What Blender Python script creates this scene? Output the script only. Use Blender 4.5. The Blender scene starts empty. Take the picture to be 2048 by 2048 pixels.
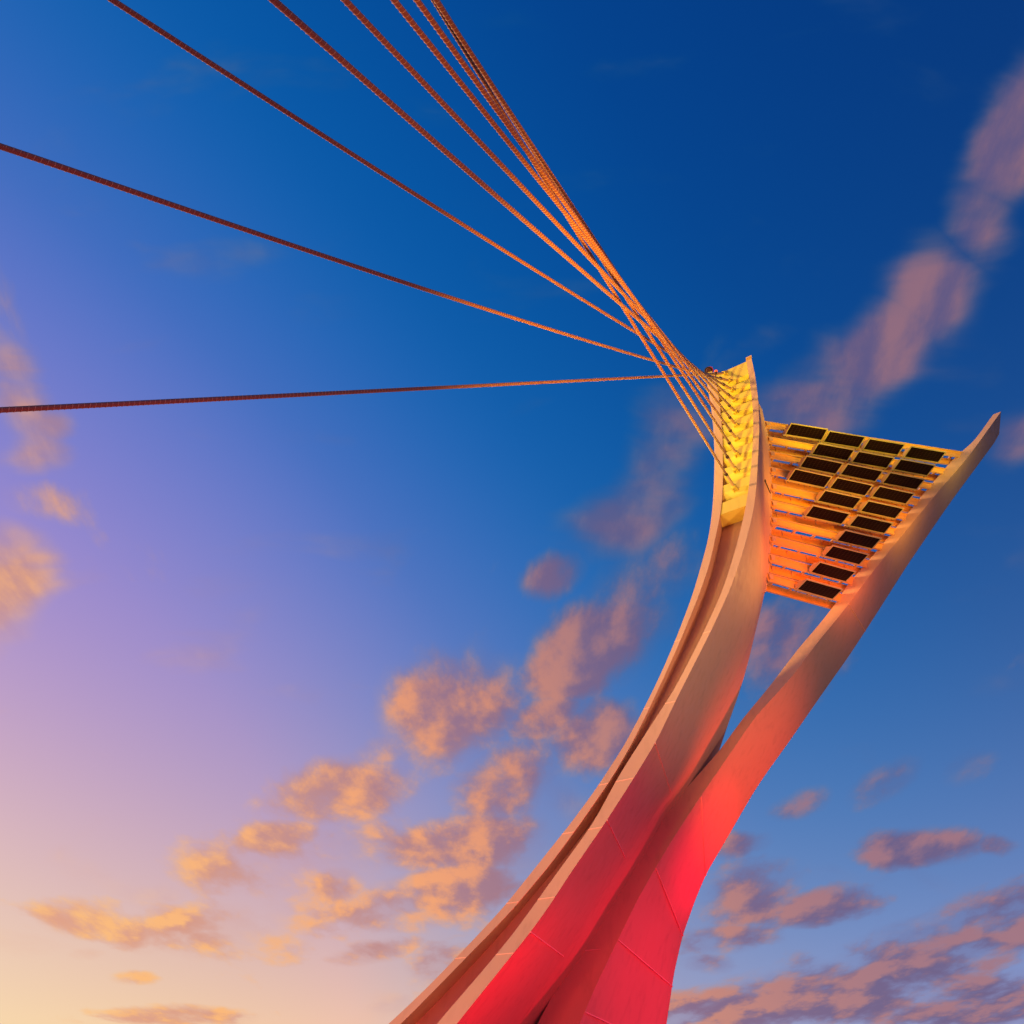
import bpy, bmesh, math, random
import numpy as np
from math import sin, cos, tan, radians, degrees, atan2, pi
from mathutils import Vector, Matrix

scene = bpy.context.scene
COL = scene.collection
random.seed(7)

# ------------------------------------------------------------------ camera
PITCH = radians(40); FOV = radians(74); CZ = 1.6
cam_d = bpy.data.cameras.new("camera"); cam_o = bpy.data.objects.new("camera", cam_d)
COL.objects.link(cam_o)
cam_o.location = (0, 0, CZ); cam_o.rotation_euler = (pi/2 + PITCH, 0, 0)
cam_d.sensor_width = 36; cam_d.sensor_fit = 'HORIZONTAL'; cam_d.angle = FOV
cam_d.clip_start = 0.1; cam_d.clip_end = 20000
scene.camera = cam_o
scene.render.resolution_x = scene.render.resolution_y = 1024
scene.view_settings.view_transform = 'Standard'
scene.view_settings.look = 'None'
scene.view_settings.exposure = 0; scene.view_settings.gamma = 1
scene.view_settings.use_curve_mapping = False

# ------------------------------------------------------------------ survey helpers
# the survey of the structure: sight lines from the camera station, intersected with
# vertical / horizontal planes of the real structure, give its points in metres
F = 1024/tan(FOV/2)
CAM = np.array([0, 0, CZ])
def ray(x, y):
    u = (x-1024)/F; v = -(y-1024)/F
    return np.array([u, cos(PITCH)-sin(PITCH)*v, sin(PITCH)+cos(PITCH)*v])
def proj(p):
    p = np.asarray(p, float)-CAM
    d = p[..., 1]*cos(PITCH)+p[..., 2]*sin(PITCH)
    return 1024+F*p[..., 0]/d, 1024-F*(-p[..., 1]*sin(PITCH)+p[..., 2]*cos(PITCH))/d
def az(a): return np.array([sin(radians(a)), cos(radians(a)), 0.0])
def onY(x, y, Y):
    r = ray(x, y); return CAM+r*Y/r[1]
def onZ(x, y, z):
    r = ray(x, y); return CAM+r*(z-CZ)/r[2]
def atdist(x, y, depth):
    r = ray(x, y); return CAM+r*depth

# ------------------------------------------------------------------ sky
SUN_AZ, SUN_EL = -96.0, 5.0
world = bpy.data.worlds.new("World"); scene.world = world; world.use_nodes = True
nt = world.node_tree; N = nt.nodes; L = nt.links; N.clear()
def nd(t, tree=None, **kw):
    n = (tree or nt).nodes.new(t)
    for k, v in kw.items(): setattr(n, k, v)
    return n
def vmath(op, a, b=None, tree=None):
    t = tree or nt
    n = nd('ShaderNodeVectorMath', t, operation=op)
    for i, q in enumerate((a, b)):
        if q is None: continue
        if isinstance(q, (tuple, list)): n.inputs[i].default_value = q
        else: t.links.new(q, n.inputs[i])
    return n.outputs['Value'] if op in ('DOT_PRODUCT', 'LENGTH', 'DISTANCE') else n.outputs[0]
def fmath(op, a, b=None, c=None, tree=None, clamp=False):
    t = tree or nt
    n = nd('ShaderNodeMath', t, operation=op, use_clamp=clamp)
    for i, q in enumerate((a, b, c)):
        if q is None: continue
        if isinstance(q, (int, float)): n.inputs[i].default_value = q
        else: t.links.new(q, n.inputs[i])
    return n.outputs[0]
def maprange(x, a, b, c, d, tree=None, smooth=False):
    t = tree or nt
    n = nd('ShaderNodeMapRange', t, interpolation_type='SMOOTHSTEP' if smooth else 'LINEAR')
    for i, q in enumerate((x, a, b, c, d)):
        if isinstance(q, (int, float)): n.inputs[i].default_value = q
        else: t.links.new(q, n.inputs[i])
    return n.outputs[0]
def mix(f, a, b, tree=None, blend='MIX'):
    t = tree or nt
    n = nd('ShaderNodeMix', t, data_type='RGBA', blend_type=blend)
    for s, q in ((n.inputs[0], f), (n.inputs[6], a), (n.inputs[7], b)):
        if isinstance(q, (int, float)): s.default_value = q
        elif isinstance(q, (tuple, list)): s.default_value = (*q[:3], 1)
        else: t.links.new(q, s)
    return n.outputs[2]

tc = nd('ShaderNodeTexCoord')
dirv = vmath('NORMALIZE', tc.outputs['Generated'])
glow_az, glow_el = radians(-55), radians(-15)
gdir = (sin(glow_az)*cos(glow_el), cos(glow_az)*cos(glow_el), sin(glow_el))
theta = fmath('ARCCOSINE', vmath('DOT_PRODUCT', dirv, gdir))
th = fmath('DIVIDE', theta, pi)
zc = vmath('DOT_PRODUCT', dirv, (0, 0, 1))
elev = fmath('ARCSINE', zc)
w_low = fmath('EXPONENT', fmath('DIVIDE', fmath('MAXIMUM', elev, 0.0), -radians(20)))
KN = [0, 15, 25, 35, 45, 55, 65, 80, 100, 130, 180]
SKY = [[275,218,200],[237,185,206],[198,153,213],[159,127,219],[124,116,218],[100,113,206],[60,103,190],[0,88,165],[0,65,139],[0,45,108],[0,47,108],
       [285,236,186],[285,233,178],[285,227,168],[282,216,158],[270,206,158],[222,194,175],[179,170,192],[160,161,204],[165,163,212],[190,161,200],[194,158,193]]
def ramp(cols):
    r = nd('ShaderNodeValToRGB'); cr = r.color_ramp; cr.interpolation = 'B_SPLINE'
    for i, (k, c) in enumerate(zip(KN, cols)):
        e = cr.elements[0] if i == 0 else (cr.elements[1] if i == 1 else cr.elements.new(k/180))
        e.position = k/180
        e.color = (*[min(1.08, max(0, q/255)) for q in c], 1)
    L.new(th, r.inputs[0]); return r.outputs[0]
clear_enc = mix(w_low, ramp(SKY[:11]), ramp(SKY[11:]))

# clouds: density in a tangent plane fixed to the world, warped towards the horizon
bx = (1, 0, 0); bz = (0, cos(PITCH), sin(PITCH)); by = (0, -sin(PITCH), cos(PITCH))
def px(x, y): return ((x-1024)/F, -(y-1024)/F)
# (x, y, rx, ry, rotation, strength)
CUM = [(900,1420,210,140,20,1.0),(690,1580,180,85,12,1.0),(560,1675,120,45,8,.95),(1020,1560,150,110,30,.92),(970,1680,190,80,8,.9),
       (1220,1270,210,110,28,1.0),(1120,1145,80,55,35,.92),(870,1790,220,70,8,1.0),(675,1765,75,50,0,.97),(1040,1780,90,35,5,.8),
       (620,1720,300,110,5,.70),(440,1860,280,80,3,.72),(160,1835,110,60,0,.66),(350,1845,60,30,0,.88),(420,1880,90,32,0,.86),(170,1910,60,20,0,.78),(262,1955,60,20,0,.9),
       (360,2035,180,30,0,.9),(750,1905,110,30,10,.92),(880,1935,90,60,10,.92),(1300,1140,150,130,60,.86),(1560,1290,140,130,40,.85),(1180,1480,130,90,30,.85),
       (1600,1606,80,38,20,.88),(1780,1560,110,50,25,.84),(1930,1530,90,45,20,.78),(1840,1695,160,50,5,.96),(1990,1690,60,30,0,.72),(1500,1790,150,80,25,.80),(1660,1810,150,50,5,.74),
       (1440,1880,130,45,5,.80),(1880,1900,260,110,20,1.0),(1640,1990,380,80,5,1.0),(2040,1830,150,80,20,.95),(1430,2030,190,60,5,.95),(1980,2010,260,80,5,1.0),(1420,1928,80,30,0,.9),
       (1480,1690,100,30,10,.66),(60,1000,110,50,-10,.55),(1150,1330,170,80,20,.95),(1270,1190,150,110,50,.9),(1080,1440,110,60,20,.85),(770,1500,110,50,20,.85),(850,1700,140,60,10,.85)]
WSP = [(2035,280,95,210,-25,1.0),(1965,430,85,110,-20,.85),(1860,570,100,120,-30,.85),(1755,700,160,85,50,.95),(1640,800,200,110,40,.9),(1500,700,120,45,30,.45),
       (1320,930,90,160,-5,.62),(1270,1020,160,100,40,.6),(20,1200,110,110,0,.80),(10,1090,110,60,-20,.72),(40,780,60,170,28,.62),(100,850,60,40,0,.6),(70,900,50,60,0,.40),(2040,880,80,50,30,.7),(1620,1290,130,90,30,.6)]
grp = bpy.data.node_groups.new("cloud_density", 'ShaderNodeTree')
grp.interface.new_socket('P', in_out='INPUT', socket_type='NodeSocketVector')
grp.interface.new_socket('Density', in_out='OUTPUT', socket_type='NodeSocketFloat')
grp.interface.new_socket('Haze', in_out='OUTPUT', socket_type='NodeSocketFloat')
gi = nd('NodeGroupInput', grp); go = nd('NodeGroupOutput', grp)
P0 = gi.outputs[0]
def masks(lst, tot=None):
    first_ = tot; tot = None; after = first_
    for (x, y, rx, ry, rot, s) in lst:
        m = nd('ShaderNodeMapping', grp, vector_type='TEXTURE')
        u, v = px(x, y)
        m.inputs['Location'].default_value = (u, v, 0)
        m.inputs['Rotation'].default_value = (0, 0, radians(rot))
        m.inputs['Scale'].default_value = (rx/F, ry/F, 1)
        src = P0
        if tot is not None or after is not None:      # evaluate one patch after another (keeps the shader stack small)
            ma = nd('ShaderNodeVectorMath', grp, operation='MULTIPLY_ADD')
            grp.links.new(tot if tot is not None else after, ma.inputs[0]); ma.inputs[1].default_value = (1e-7, 1e-7, 1e-7); grp.links.new(P0, ma.inputs[2]); src = ma.outputs[0]
        grp.links.new(src, m.inputs[0])
        k = maprange(vmath('LENGTH', m.outputs[0], tree=grp), 0.25, 1.5, s, 0, grp, True)
        tot = k if tot is None else fmath('MAXIMUM', tot, k, tree=grp)
    return tot
def noise(vec, scale, detail, rough, dist=0.0, lac=2.0):
    n = nd('ShaderNodeTexNoise', grp); n.noise_dimensions = '3D'
    n.inputs['Scale'].default_value = scale; n.inputs['Detail'].default_value = detail
    n.inputs['Roughness'].default_value = rough; n.inputs['Distortion'].default_value = dist
    n.inputs['Lacunarity'].default_value = lac
    grp.links.new(vec, n.inputs['Vector']); return n.outputs['Fac']
# horizon foreshortening: stretch the noise lookup as v falls
def cum_noise(P, after=None):
    if after is not None:
        ma = nd('ShaderNodeVectorMath', grp, operation='MULTIPLY_ADD'); grp.links.new(after, ma.inputs[0]); ma.inputs[1].default_value = (1e-7,)*3
        grp.links.new(P, ma.inputs[2]); P = ma.outputs[0]
    sep = nd('ShaderNodeSeparateXYZ', grp); grp.links.new(P, sep.inputs[0])
    hz = fmath('ADD', sep.outputs[1], 1.02, tree=grp)
    inv = fmath('DIVIDE', 0.75, fmath('MAXIMUM', fmath('ADD', hz, 0.12, tree=grp), 0.15, tree=grp), tree=grp)
    cmb = nd('ShaderNodeCombineXYZ', grp)
    grp.links.new(fmath('MULTIPLY', sep.outputs[0], fmath('POWER', inv, 0.8, tree=grp), tree=grp), cmb.inputs[0])
    grp.links.new(fmath('MULTIPLY', inv, -0.78, tree=grp), cmb.inputs[1])
    return noise(cmb.outputs[0], 6.0, 7, 0.56, 0.1)
nA = cum_noise(P0)
offs = nd('ShaderNodeVectorMath', grp, operation='ADD'); offs.inputs[1].default_value = (-0.026, 0.012, 0); grp.links.new(P0, offs.inputs[0])
nB = cum_noise(offs.outputs[0], nA)
mc = masks(CUM, nB)
def dens(nz): return fmath('ADD', fmath('MULTIPLY', fmath('SUBTRACT', nz, .5, tree=grp), 2.75, tree=grp), mc, tree=grp)
dens_c = maprange(dens(nA), 0.36, 1.02, 0, 1, grp, True)
mw = nd('ShaderNodeMapping', grp, vector_type='POINT'); mw.inputs['Rotation'].default_value = (0, 0, radians(-52)); mw.inputs['Scale'].default_value = (1.0, 2.3, 1)
grp.links.new(P0, mw.inputs[0])
n2 = noise(mw.outputs[0], 3.6, 4, 0.48, 0.3)
dw = fmath('ADD', fmath('MULTIPLY', fmath('SUBTRACT', n2, .5, tree=grp), 2.0, tree=grp), masks(WSP, dens_c), tree=grp)
dens_w = maprange(dw, 0.12, 1.05, 0, .95, grp, True)
veil = maprange(fmath('ADD', mc, fmath('MULTIPLY', fmath('SUBTRACT', nA, .5, tree=grp), 1.6, tree=grp), tree=grp), .30, 1.15, 0, .62, grp, True)
grp.links.new(fmath('MAXIMUM', fmath('MAXIMUM', dens_c, dens_w, tree=grp), veil, tree=grp), go.inputs[0])
grp.links.new(fmath('SUBTRACT', nA, nB, tree=grp), go.inputs[1])

dz = vmath('DOT_PRODUCT', dirv, bz)
safe = fmath('MAXIMUM', dz, 0.05)
cm = nd('ShaderNodeCombineXYZ')
L.new(fmath('DIVIDE', vmath('DOT_PRODUCT', dirv, bx), safe), cm.inputs[0])
L.new(fmath('DIVIDE', vmath('DOT_PRODUCT', dirv, by), safe), cm.inputs[1])
uv = cm.outputs[0]
def density(vec):
    g = nd('ShaderNodeGroup'); g.node_tree = grp; L.new(vec, g.inputs[0]); return g
g0 = density(uv)
front = maprange(dz, 0.15, 0.4, 0, 1)
alpha = fmath('MULTIPLY', g0.outputs[0], front)
lit = maprange(g0.outputs[1], -0.07, 0.10, 0, 1, smooth=True)
near_glow = maprange(theta, radians(28), radians(70), 1, 0, smooth=True)
near_glow = fmath('MAXIMUM', near_glow, 0.0)
far_fade = maprange(theta, radians(52), radians(86), 1, 0, smooth=True)
litcol = mix(near_glow, (1.0, .61, .40), (1.0, .74, .46))
litcol = mix(far_fade, (.66, .45, .48), litcol)
shcol = mix(near_glow, (.56, .42, .54), (.86, .60, .52))
shcol = mix(far_fade, (.38, .34, .51), shcol)
litamt = fmath('MULTIPLY', fmath('ADD', fmath('MULTIPLY', lit, .80), .14), 1.0)
ccol = mix(litamt, shcol, litcol)
enc = mix(fmath('MULTIPLY', alpha, .90), clear_enc, ccol)
# below the horizon: dim ground haze
enc = mix(maprange(zc, -0.06, 0.0, 1, 0, smooth=True), enc, (.28, .22, .25))
gm = nd('ShaderNodeGamma'); gm.inputs[1].default_value = 2.2; L.new(enc, gm.inputs[0])
bg = nd('ShaderNodeBackground'); L.new(gm.outputs[0], bg.inputs[0]); bg.inputs[1].default_value = 1.0
sky = nd('ShaderNodeTexSky', sky_type='NISHITA', sun_disc=False)
sky.sun_elevation = radians(SUN_EL); sky.sun_rotation = radians(SUN_AZ)
bg2 = nd('ShaderNodeBackground'); L.new(sky.outputs[0], bg2.inputs[0]); bg2.inputs[1].default_value = 0.004
ads = nd('ShaderNodeAddShader'); L.new(bg.outputs[0], ads.inputs[0]); L.new(bg2.outputs[0], ads.inputs[1])
out = nd('ShaderNodeOutputWorld'); L.new(ads.outputs[0], out.inputs[0])
try:
    world.cycles.sampling_method = 'MANUAL'; world.cycles.sample_map_resolution = 512
except Exception: pass

# ------------------------------------------------------------------ sun (just above the western horizon)
sd = bpy.data.lights.new("sun", 'SUN'); sd.energy = 3.2; sd.angle = radians(6); sd.color = (1, .60, .20)
so = bpy.data.objects.new("sun", sd); COL.objects.link(so)
sv = Vector((sin(radians(SUN_AZ))*cos(radians(SUN_EL)), cos(radians(SUN_AZ))*cos(radians(SUN_EL)), sin(radians(SUN_EL))))
so.rotation_euler = sv.to_track_quat('Z', 'Y').to_euler()

def spot(name, loc, target, power, color, ang, blend=1.0, size=.15):
    d = bpy.data.lights.new(name, 'SPOT'); d.energy = power; d.color = color
    d.spot_size = radians(ang); d.spot_blend = blend; d.shadow_soft_size = size
    o = bpy.data.objects.new(name, d); COL.objects.link(o); o.location = loc
    o.rotation_euler = (Vector(target)-Vector(loc)).to_track_quat('-Z', 'Y').to_euler()
    return o

# ------------------------------------------------------------------ materials
def mat(name, col, rough=.5, metal=0.0, var=.06, bump=0.0, scale=3.0, stain=0.0, emis=None, coat=0.0):
    m = bpy.data.materials.new(name); m.use_nodes = True
    t = m.node_tree; b = t.nodes['Principled BSDF']
    b.inputs['Roughness'].default_value = rough; b.inputs['Metallic'].default_value = metal
    b.inputs['Coat Weight'].default_value = coat
    tcn = t.nodes.new('ShaderNodeTexCoord')
    def nz(sc, det, sxyz=(1, 1, 1)):
        mp = t.nodes.new('ShaderNodeMapping'); mp.inputs['Scale'].default_value = sxyz
        t.links.new(tcn.outputs['Object'], mp.inputs[0])
        n = t.nodes.new('ShaderNodeTexNoise'); n.inputs['Scale'].default_value = sc; n.inputs['Detail'].default_value = det
        t.links.new(mp.outputs[0], n.inputs[0]); return n.outputs['Fac']
    f = nz(scale, 4)
    c = mix(f, [min(1, q*(1-var)) for q in col], [min(1, q*(1+var)) for q in col], t)
    if stain:
        s = maprange(nz(1.3, 5, (3, 3, .35)), .52, .72, 0, stain, t)
        c = mix(s, c, [q*.55 for q in col], t)
    t.links.new(c, b.inputs['Base Color'])
    r = maprange(nz(scale*4, 3), .3, .7, rough*.85, min(1, rough*1.2), t)
    t.links.new(r, b.inputs['Roughness'])
    if bump:
        bp = t.nodes.new('ShaderNodeBump'); bp.inputs['Strength'].default_value = bump; bp.inputs['Distance'].default_value = .02
        t.links.new(nz(scale*2.5, 5), bp.inputs['Height']); t.links.new(bp.outputs[0], b.inputs['Normal'])
    if emis:
        b.inputs['Emission Color'].default_value = (*emis[0], 1); b.inputs['Emission Strength'].default_value = emis[1]
    return m
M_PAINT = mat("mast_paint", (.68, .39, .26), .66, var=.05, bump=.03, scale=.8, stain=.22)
M_RECESS = mat("anchor_recess_yellow_glow", (.80, .57, .10), .55, var=.04, scale=2.0, stain=.18)  # yellow lamp glow put into the base colour of recess and fittings
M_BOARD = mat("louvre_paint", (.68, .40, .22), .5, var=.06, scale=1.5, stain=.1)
M_PLATE = mat("louvre_plate_orange_glow", (.88, .40, .08), .5, var=.05, scale=1.2, stain=.25)  # orange floodlit glow put into the plate colour; lips keep the tan
M_SEAM = mat("weld_seam_glint", (.95, .50, .40), .6)  # seams coloured paler to read as edges catching the floodlight
M_CABLE = mat("cable_sheath", (.44, .17, .10), .45, var=.08, scale=6)
M_FILLET = mat("cable_fillet", (.85, .62, .36), .5, var=.05, scale=6)
M_SLEEVE = mat("galvanised_sleeve", (.70, .42, .22), .5, .0, var=.08, scale=6)
M_DARK = mat("dark_metal", (.05, .035, .04), .5, .4)
M_FRAME = mat("panel_frame_aluminium", (.55, .44, .34), .4, .35, var=.05, scale=8)
M_BOX = mat("junction_box_plastic", (.72, .68, .70), .5)
M_LENS = mat('smoked_lens', (.16, .05, .05), .2)
M_RED = mat("red_lens", (.55, .01, .03), .2, emis=((1, .0, .05), .35))
M_LAMP = mat("lit_red_lamp", (.6, .02, .01), .3, emis=((1, .12, .01), 1.6))
M_GROUND = mat("ground_paving", (.16, .14, .13), .85, var=.15, bump=.2, scale=.6)
M_HOUS = mat("floodlight_housing", (.08, .08, .085), .45, .5)
M_GLASSR = mat("red_floodlight_glass", (.6, .02, .03), .2, emis=((1, .02, .03), 2.0))
# solar cells: dark glass with a fine grid of cells and silver ribbons
def cell_mat():
    m = bpy.data.materials.new("solar_cells"); m.use_nodes = True; t = m.node_tree; b = t.nodes['Principled BSDF']
    tcn = t.nodes.new('ShaderNodeTexCoord'); sp = t.nodes.new('ShaderNodeSeparateXYZ'); t.links.new(tcn.outputs['UV'], sp.inputs[0])
    def line(o, n, w):
        fr = fmath('FRACT', fmath('MULTIPLY', o, n, tree=t), tree=t)
        return fmath('LESS_THAN', fmath('MINIMUM', fr, fmath('SUBTRACT', 1, fr, tree=t), tree=t), w, tree=t)
    l = fmath('MAXIMUM', line(sp.outputs[0], 10, .035), line(sp.outputs[1], 6, .035), tree=t)
    c = mix(l, (.003, .001, .005), (.06, .032, .045), t)
    n = t.nodes.new('ShaderNodeTexNoise'); n.inputs['Scale'].default_value = 2.0; t.links.new(tcn.outputs['Object'], n.inputs[0])
    c = mix(maprange(n.outputs['Fac'], .3, .8, 0, .5, t), c, (.008, .002, .008), t)
    t.links.new(c, b.inputs['Base Color']); b.inputs['Roughness'].default_value = .35
    b.inputs['Specular IOR Level'].default_value = .06
    return m
M_CELL = cell_mat()

# ------------------------------------------------------------------ mesh helpers
def link(name, verts, faces, m, parent=None, smooth=False, mats=None, midx=None, recalc=True):
    me = bpy.data.meshes.new(name)
    me.from_pydata([tuple(map(float, v)) for v in verts], [], faces)
    if recalc:
        bm = bmesh.new(); bm.from_mesh(me); bmesh.ops.recalc_face_normals(bm, faces=bm.faces); bm.to_mesh(me); bm.free()
    for mm in (mats or [m]): me.materials.append(mm)
    if midx is not None:
        for p, i in zip(me.polygons, midx): p.material_index = i
    if smooth:
        me.polygons.foreach_set('use_smooth', [True]*len(me.polygons))
    o = bpy.data.objects.new(name, me); COL.objects.link(o)
    if parent is not None: o.parent = parent
    return o
def empty(name, loc, label=None, cat=None, group=None):
    o = bpy.data.objects.new(name, None); COL.objects.link(o); o.location = tuple(map(float, loc)); o.empty_display_size = .3
    tag(o, label, cat, group); return o
def tag(o, label=None, cat=None, group=None, kind=None):
    for k, v in (('label', label), ('category', cat), ('group', group), ('kind', kind)):
        if v: o[k] = v
    return o
class MB:
    """collects shapes; positions are world metres, written relative to an origin"""
    def __init__(s, origin=(0, 0, 0)): s.v = []; s.f = []; s.o = np.array(origin, float)
    def add(s, vs, fs):
        b = len(s.v); s.v += [np.asarray(q, float)-s.o for q in vs]; s.f += [tuple(b+i for i in q) for q in fs]
    def box(s, c, ax, ay, az_, h):
        c = np.asarray(c, float); ax, ay, az_ = (np.asarray(q, float) for q in (ax, ay, az_))
        vs = [c+ax*h[0]*i+ay*h[1]*j+az_*h[2]*k for i in (-1, 1) for j in (-1, 1) for k in (-1, 1)]
        s.add(vs, [(0, 1, 3, 2), (4, 6, 7, 5), (0, 4, 5, 1), (2, 3, 7, 6), (0, 2, 6, 4), (1, 5, 7, 3)])
    def bar(s, a, b, w, d, up=(0, 0, 1)):
        a = np.asarray(a, float); b = np.asarray(b, float); t = b-a; ln = np.linalg.norm(t); t /= ln
        sd_ = np.cross(t, up); sd_ /= np.linalg.norm(sd_); u = np.cross(sd_, t)
        s.box((a+b)/2, t, sd_, u, (ln/2, w/2, d/2))
    def tube(s, a, b, r, n=16, r2=None, cap=True):
        a = np.asarray(a, float); b = np.asarray(b, float); t = b-a; t /= np.linalg.norm(t)
        u = np.cross(t, (0, 0, 1) if abs(t[2]) < .9 else (1, 0, 0)); u /= np.linalg.norm(u); w = np.cross(t, u)
        r2 = r if r2 is None else r2
        vs = [a+r*(cos(2*pi*i/n)*u+sin(2*pi*i/n)*w) for i in range(n)]+[b+r2*(cos(2*pi*i/n)*u+sin(2*pi*i/n)*w) for i in range(n)]
        fs = [(i, (i+1) % n, n+(i+1) % n, n+i) for i in range(n)]
        if cap: fs += [tuple(range(n))[::-1], tuple(range(n, 2*n))]
        s.add(vs, fs)
    def plate(s, pts, thick, nrm):
        nrm = np.asarray(nrm, float); nrm = nrm/np.linalg.norm(nrm)*thick/2; n = len(pts)
        vs = [np.asarray(p)+nrm for p in pts]+[np.asarray(p)-nrm for p in pts]
        s.add(vs, [tuple(range(n)), tuple(range(2*n-1, n-1, -1))]+[(i, n+i, n+(i+1) % n, (i+1) % n) for i in range(n)])
    def build(s, name, m, parent=None, smooth=False): return link(name, s.v, s.f, m, parent, smooth)

# ------------------------------------------------------------------ surveyed edge curves of the pylon
CV = dict(
A=[(1415,750),(1424,796),(1430,846),(1432,918),(1430,980),(1425,1032),(1417,1080),(1407,1112),(1389,1179),(1355,1270),(1322,1348),(1285,1423),(1249,1490),(1210,1550),(1193,1577),(1142,1646),(1100,1698),(1082,1721),(1013,1808),(945,1881),(855,1975),(777,2048)],
B=[(1430,752),(1437,788),(1445,866),(1446,928),(1445,1001),(1436,1053),(1428,1084),(1420,1128),(1394,1200),(1360,1283),(1324,1363),(1280,1456),(1228,1550),(1161,1646),(1100,1730),(1019,1826),(979,1867),(874,1975),(802,2048)],
C=[(1450,1011),(1447,1042),(1445,1055),(1437,1089),(1423,1154),(1397,1229),(1366,1298),(1329,1379),(1288,1462),(1250,1540),(1206,1618),(1153,1684),(1128,1720),(1050,1811),(988,1887),(914,1966),(833,2048)],
D=[(1492.5,721),(1505,796),(1507,856),(1504,918),(1499,966),(1490,1022),(1483,1050),(1474,1089),(1448,1174),(1417,1244),(1381,1317),(1345,1386),(1302,1450),(1237,1552),(1187,1646),(1119,1739),(1029,1864),(971,1935),(874,2047)],
E=[(1502,714),(1511,752),(1517,804),(1519,856),(1517,897),(1514,959),(1509,1011),(1498,1060),(1485,1107),(1459,1182),(1423,1260),(1389,1327),(1355,1394),(1314,1480),(1271,1551),(1210,1646),(1137,1752),(1100,1810),(1061,1864),(1004,1935),(914,2047)],
G=[(1503,716),(1512,752),(1518.5,804),(1524,846),(1527,887),(1530,970),(1529,1050),(1527,1110),(1525,1166),(1520,1215),(1505,1270),(1485,1322),(1459,1371),(1433,1420),(1402,1477),(1366,1550),(1333,1595),(1286,1660)],
H=[(1503.5,716),(1512.5,752),(1519,804),(1531,846),(1537,887),(1542,970),(1542,1032),(1539,1100),(1534,1166),(1526,1200),(1514,1246),(1503,1296),(1487,1361),(1469,1412),(1438,1502)],
J=[(2002,823),(1938,912),(1871,990),(1801,1074),(1732,1161),(1676,1236),(1640,1278),(1583,1355),(1511,1433),(1472,1490),(1457,1512),(1403,1590),(1348,1674),(1311,1736),(1274,1801),(1232,1888),(1193,1969),(1159,2048)],
I=[(1987,828),(1955,873),(1938,892),(1920,905),(1899,926),(1843,992),(1770,1083),(1695,1169),(1673,1205),(1640,1247),(1596,1298),(1539,1373),(1485,1438),(1440,1500),(1380,1568),(1336,1621),(1305,1670),(1250,1752),(1196,1837),(1153,1910),(1100,2000),(1075,2048)],
J2=[(1479,1450),(1423,1543),(1375,1605),(1330,1667),(1274,1760),(1206,1885),(1139,2048)],
K=[(2002,823),(1998,873),(1899,1007),(1815,1130),(1745,1240),(1700,1309),(1640,1394),(1575,1488),(1530,1550),(1504,1590),(1463,1661),(1412,1748),(1389,1804),(1365,1872),(1348,1947),(1339,2009),(1333,2048)])
def smooth_curve(c, w=45):
    c = np.array(c, float); c = c[np.argsort(c[:, 1])]
    ys = np.arange(500, 3200, 4.0); xs = np.interp(ys, c[:, 1], c[:, 0])
    lo = ys < c[0, 1]; s = (c[2, 0]-c[0, 0])/(c[2, 1]-c[0, 1]); xs[lo] = c[0, 0]+s*(ys[lo]-c[0, 1])
    hi = ys > c[-1, 1]; s = (c[-1, 0]-c[-4, 0])/(c[-1, 1]-c[-4, 1]); xs[hi] = c[-1, 0]+s*(ys[hi]-c[-1, 1])
    k = int(w/4)
    if k:
        ker = np.exp(-np.linspace(-2, 2, 2*k+1)**2); ker /= ker.sum()
        xs = np.convolve(np.pad(xs, k, mode='reflect', reflect_type='odd'), ker, 'valid')
    return lambda y: np.interp(y, ys, xs)
curve = {k: smooth_curve(v, {'K': 20, 'I': 22, 'J': 40, 'C': 60, 'H': 40}.get(k, 45)) for k, v in CV.items()}
def cross(p0, d, cv, smax=12, n=260):
    s = np.linspace(0, smax, n); P3 = p0[None]+s[:, None]*d
    x, y = proj(P3); f = x-cv(y)
    i = np.where(f[:-1]*f[1:] <= 0)[0]
    if len(i) == 0: return None
    i = i[0]; return s[i]+(s[i+1]-s[i])*f[i]/(f[i]-f[i+1]+1e-12)
def azdist(e, cv, D, lo, hi, n=61):
    best = None
    for a in np.linspace(lo, hi, n):
        s = cross(e, az(a), cv, 9, 160)
        if s is None: continue
        if best is None or abs(s-D) < best[0]: best = (abs(s-D), a, s)
    return best
YE = 19.0
dW = az(-57)
def interp_fill(v):
    v = np.array([np.nan if q is None else q for q in v], float); i = np.arange(len(v)); ok = ~np.isnan(v)
    return np.interp(i, i[ok], v[ok])
def gsm(v, k=3):
    ker = np.exp(-np.linspace(-1.6, 1.6, 2*k+1)**2); ker /= ker.sum()
    return np.convolve(np.pad(v, k, mode='reflect', reflect_type='odd'), ker, 'valid')

# ---- levels of the curved limb
ylev = np.concatenate([np.arange(716, 2060, 14.0), np.array([2085, 2120, 2148])])
Epts = np.array([onY(curve['E'](y), y, YE) for y in ylev])
sD = gsm(interp_fill([cross(e, dW, curve['D'], 5) for e in Epts]))
sB = gsm(interp_fill([cross(e, dW, curve['B'], 6) for e in Epts]))
sA = gsm(interp_fill([cross(e, dW, curve['A'], 6) for e in Epts]))
gA, gS, hA, hS = [], [], [], []
for y, e in zip(ylev, Epts):
    D = np.interp(y, [720, 1490, 2048], [2.2, 4.4, 2.6])
    if y > 1500: gA.append(14.0); gS.append(cross(e, az(14), curve['G'], 9))
    elif y < 800: gA.append(None); gS.append(None)
    else:
        b = azdist(e, curve['G'], D, 14, 40)
        gA.append(b[1] if b else None); gS.append(b[2] if b else None)
gA = gsm(interp_fill(gA), 4); gS = gsm(interp_fill(gS), 4)
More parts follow.
